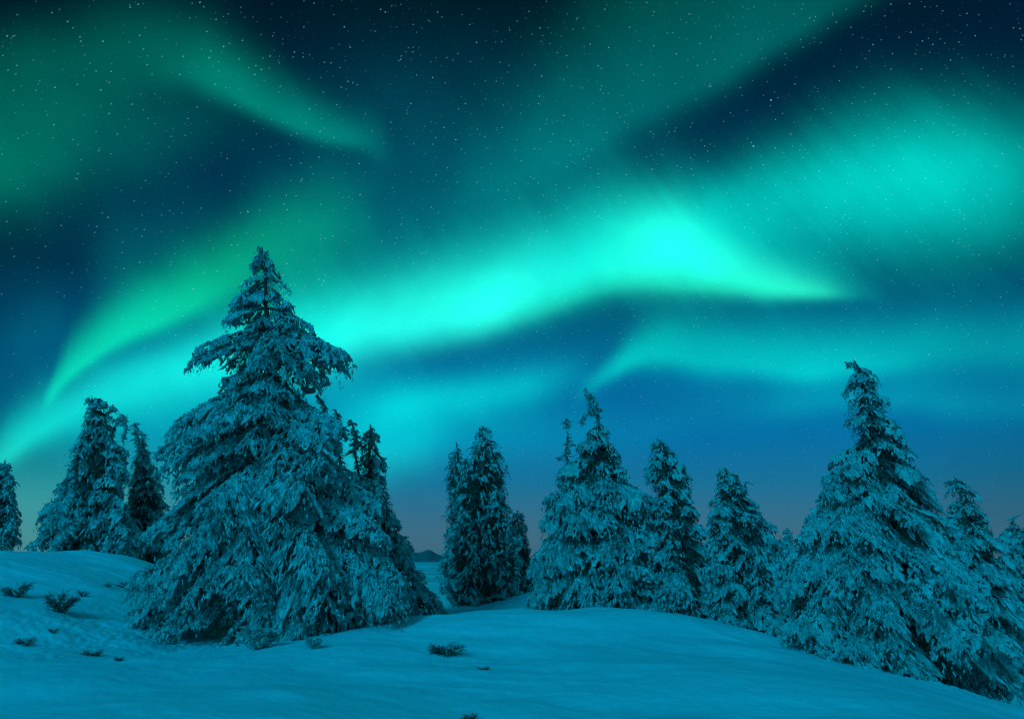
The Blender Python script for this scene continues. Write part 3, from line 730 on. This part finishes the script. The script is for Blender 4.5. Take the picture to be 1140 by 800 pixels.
# right group
spruce("spruce_tree", "wide snow-heavy spruce with a curled tip growing over the right slope", 15.6,
       [(404, 946), (420, 955), (470, 966), (560, 976), (660, 984), (770, 990)],
       [(404, 940, 962), (415, 940, 972), (430, 940, 974), (455, 940, 990), (480, 944, 1004), (500, 932, 1012), (525, 916, 1030), (550, 902, 1040), (580, 894, 1056), (610, 880, 1072), (650, 866, 1094), (690, 862, 1112), (740, 876, 1130), (785, 960, 1138)],
       112, 0, 126, 0.078, tufts=[[(960, 432), (957, 412), (950, 404), (943, 405)], [(958, 420), (968, 412)], [(955, 425), (943, 432), (941, 442)], [(985, 470), (1000, 480), (1004, 492)]], extra=[(1108, 710), (1090, 648), (1054, 583), (866, 688), (872, 650), (896, 580), (916, 530), (1028, 545), (1010, 506), (1128, 742), (1002, 490), (940, 470)])
spruce("spruce_tree", "bent-topped snowy spruce rising behind the right flank of the curled-tip spruce", 18.0,
       [(533, 1058), (550, 1070), (600, 1078), (770, 1085)],
       [(533, 1049, 1066), (548, 1050, 1082), (570, 1048, 1090), (600, 1036, 1106), (640, 1025, 1124), (700, 1014, 1140), (770, 1014, 1150)],
       113, 0, 105, 0.091, tufts=[[(1076, 575), (1071, 550), (1062, 535), (1053, 536)], [(1074, 560), (1082, 556)]])
spruce("spruce_tree", "pale snow-plastered spruce cut off by the right edge of the picture", 21.0,
       [(584, 1136), (640, 1142), (760, 1148)],
       [(584, 1124, 1146), (600, 1108, 1156), (640, 1098, 1176), (700, 1089, 1196), (760, 1081, 1210)],
       114, 1, 98, 0.106, spires=[[(1126, 606), (1128, 574)]])

# ------------------------------------------------------------------ small growth poking through the snow
def sprig(name, label, px, py, wpx, hpx, seed, cat, group=None, snow=0.35, ns=7, drift=0.0, root_y=None):
    """a low evergreen: woody shoots fanning from one foot, needles, a little snow"""
    rng = np.random.default_rng(seed)
    lo, hi = 5.0, 60.0                      # where the sight line meets the snow
    dist = np.linspace(5, 32, 900)
    P = np.array([pix(px, py, d) for d in dist]); gz = ground(P[:, 0], P[:, 1])
    hit = np.nonzero(P[:, 2] < gz)[0]
    foot = P[hit[0]] if len(hit) else P[-1]
    foot = np.array([foot[0], foot[1], ground(foot[0], foot[1])[0]])
    Yd = foot[1]; mpp = Yd / F
    w, h = wpx * mpp / 2, hpx * mpp
    h *= 0.72
    fl = max(0.03, min(0.09, 0.24 * max(w, h)))
    LV, LQ, ln = [], [], 0
    NPs, NDs, NLs, SPs, SDs, SLs = [], [], [], [], [], []
    ns = int(ns * 1.8); snow = snow * 0.5 if snow < 0.5 else 1.0
    for k in range(ns):
        a = 2 * math.pi * (k + rng.random()) / ns
        tip = np.array([math.cos(a) * w * rng.uniform(0.5, 1.0), math.sin(a) * w * 0.7 * rng.uniform(0.4, 1.0), h * rng.uniform(0.35, 1.0)])
        if drift: tip[0] += drift * mpp
        p1 = tip * 0.5 + np.array([0, 0, h * 0.25]); s = np.linspace(0, 1, 7)[:, None]
        C = 2 * s * (1 - s) * p1 + s * s * tip + np.array([0, 0, -0.03]) * (1 - s) + np.array([rng.normal(0, w * 0.12), rng.normal(0, w * 0.08), 0]) * (1 - s)
        Vb, qb = tube_tris(C, np.linspace(0.010, 0.004, 7), 4); LV.append(Vb); LQ.append(qb + ln); ln += len(Vb)
        n = 26
        u = rng.uniform(0.15, 1, n) * 6
        Q = np.stack([np.interp(u, np.arange(7), C[:, i]) for i in range(3)], -1)
        d = tip / (np.linalg.norm(tip) + 1e-6) + rng.normal(0, 0.55, (n, 3))
        NPs.append(Q); NDs.append(d); NLs.append(rng.uniform(0.7, 1.5, n) * fl * (1.0 if snow < 0.9 else 0.6))
        sn = rng.random(n) < snow
        SPs.append(Q[sn] + np.array([0, 0, 0.01])); SDs.append(d[sn]); SLs.append(rng.uniform(0.5, 1.0, sn.sum()) * fl * (1.0 if snow < 0.9 else 1.5))
    V, q = stamp(NEED_T[0], np.concatenate(NPs), np.concatenate(NDs), np.concatenate(NLs), rng)
    V2, q2 = stamp(SNOW_T[0], np.concatenate(SPs), np.concatenate(SDs), np.concatenate(SLs), rng)
    LV, LQ = np.concatenate(LV), np.concatenate(LQ)
    mi = np.concatenate([np.zeros(len(q)), np.ones(len(q2)), np.full(len(LQ), 2)])
    o = mesh_obj(name, np.concatenate([V, V2, LV]), [np.concatenate([q, q2 + len(V), LQ + len(V) + len(V2)])], [M_NEEDLE, M_RIME, M_BARK], None, mi)
    o.location = foot
    tag(o, label, cat, group)
    return o

SH = 'shrubs poking through the snow'
sprig("shrub", "low spreading dark shrub at the left edge of the picture", 18, 664, 38, 17, 301, 'shrub', SH)
sprig("shrub", "rounded dark shrub, the fullest one on the open snow left of the tallest spruce", 67, 682, 36, 28, 302, 'shrub', SH, 0.4, 10)
sprig("shrub", "thin dark shrub tip just right of the rounded shrub", 92, 664, 16, 9, 303, 'shrub', SH, 0.3, 5)
sprig("shrub", "tiny dark sprig high on the left slope behind the shrubs", 120, 653, 12, 6, 304, 'shrub', SH, 0.2, 4)
sprig("shrub", "small flattened shrub in the rough snow below the rounded shrub", 27, 718, 26, 9, 305, 'shrub', SH, 0.3, 6)
sprig("shrub", "little dark clump low in the snow before the tallest spruce's left hem", 102, 729, 26, 7, 306, 'shrub', SH, 0.3, 6)
sprig("shrub", "tiny dark nub beside the clump below the tallest spruce's left hem", 131, 736, 10, 5, 307, 'shrub', SH, 0.2, 4)
sprig("shrub", "dark scrap of twig lying under the rounded shrub", 59, 704, 12, 6, 308, 'shrub', SH, 0.2, 4)
sprig("shrub", "straggling low shrub in the snow right of the tallest spruce", 497, 728, 46, 13, 309, 'shrub', SH, 0.3, 9)
sprig("shrub", "short stub of twigs right of the straggling low shrub", 538, 745, 14, 4, 310, 'shrub', SH, 0.2, 4)
sprig("grass_tuft", "thin tuft of dry stems at the bottom edge of the picture", 523, 802, 14, 9, 311, 'grass tuft', None, 0.1, 7)
sprig("sapling", "small snowy spruce sapling at the foot of the tallest spruce", 288, 722, 44, 30, 312, 'sapling', None, 0.7, 12)
sprig("sapling", "round snowy sapling head beneath the tallest spruce's right side", 349, 722, 18, 16, 313, 'sapling', None, 0.6, 9)
sprig("shrub", "dark bough tip jutting from the snow against the tallest spruce's left flank", 146, 656, 36, 9, 314, 'shrub', SH, 0.3, 6)
spruce("spruce_tree", "tiny pale frosted spruce far off between the ragged spruce and the curled-tip spruce", 44.0,
       [(590, 876), (640, 876)], [(590, 874, 878), (600, 872, 880), (615, 868, 886), (640, 862, 892)], 115, 1, 40, 0.30)
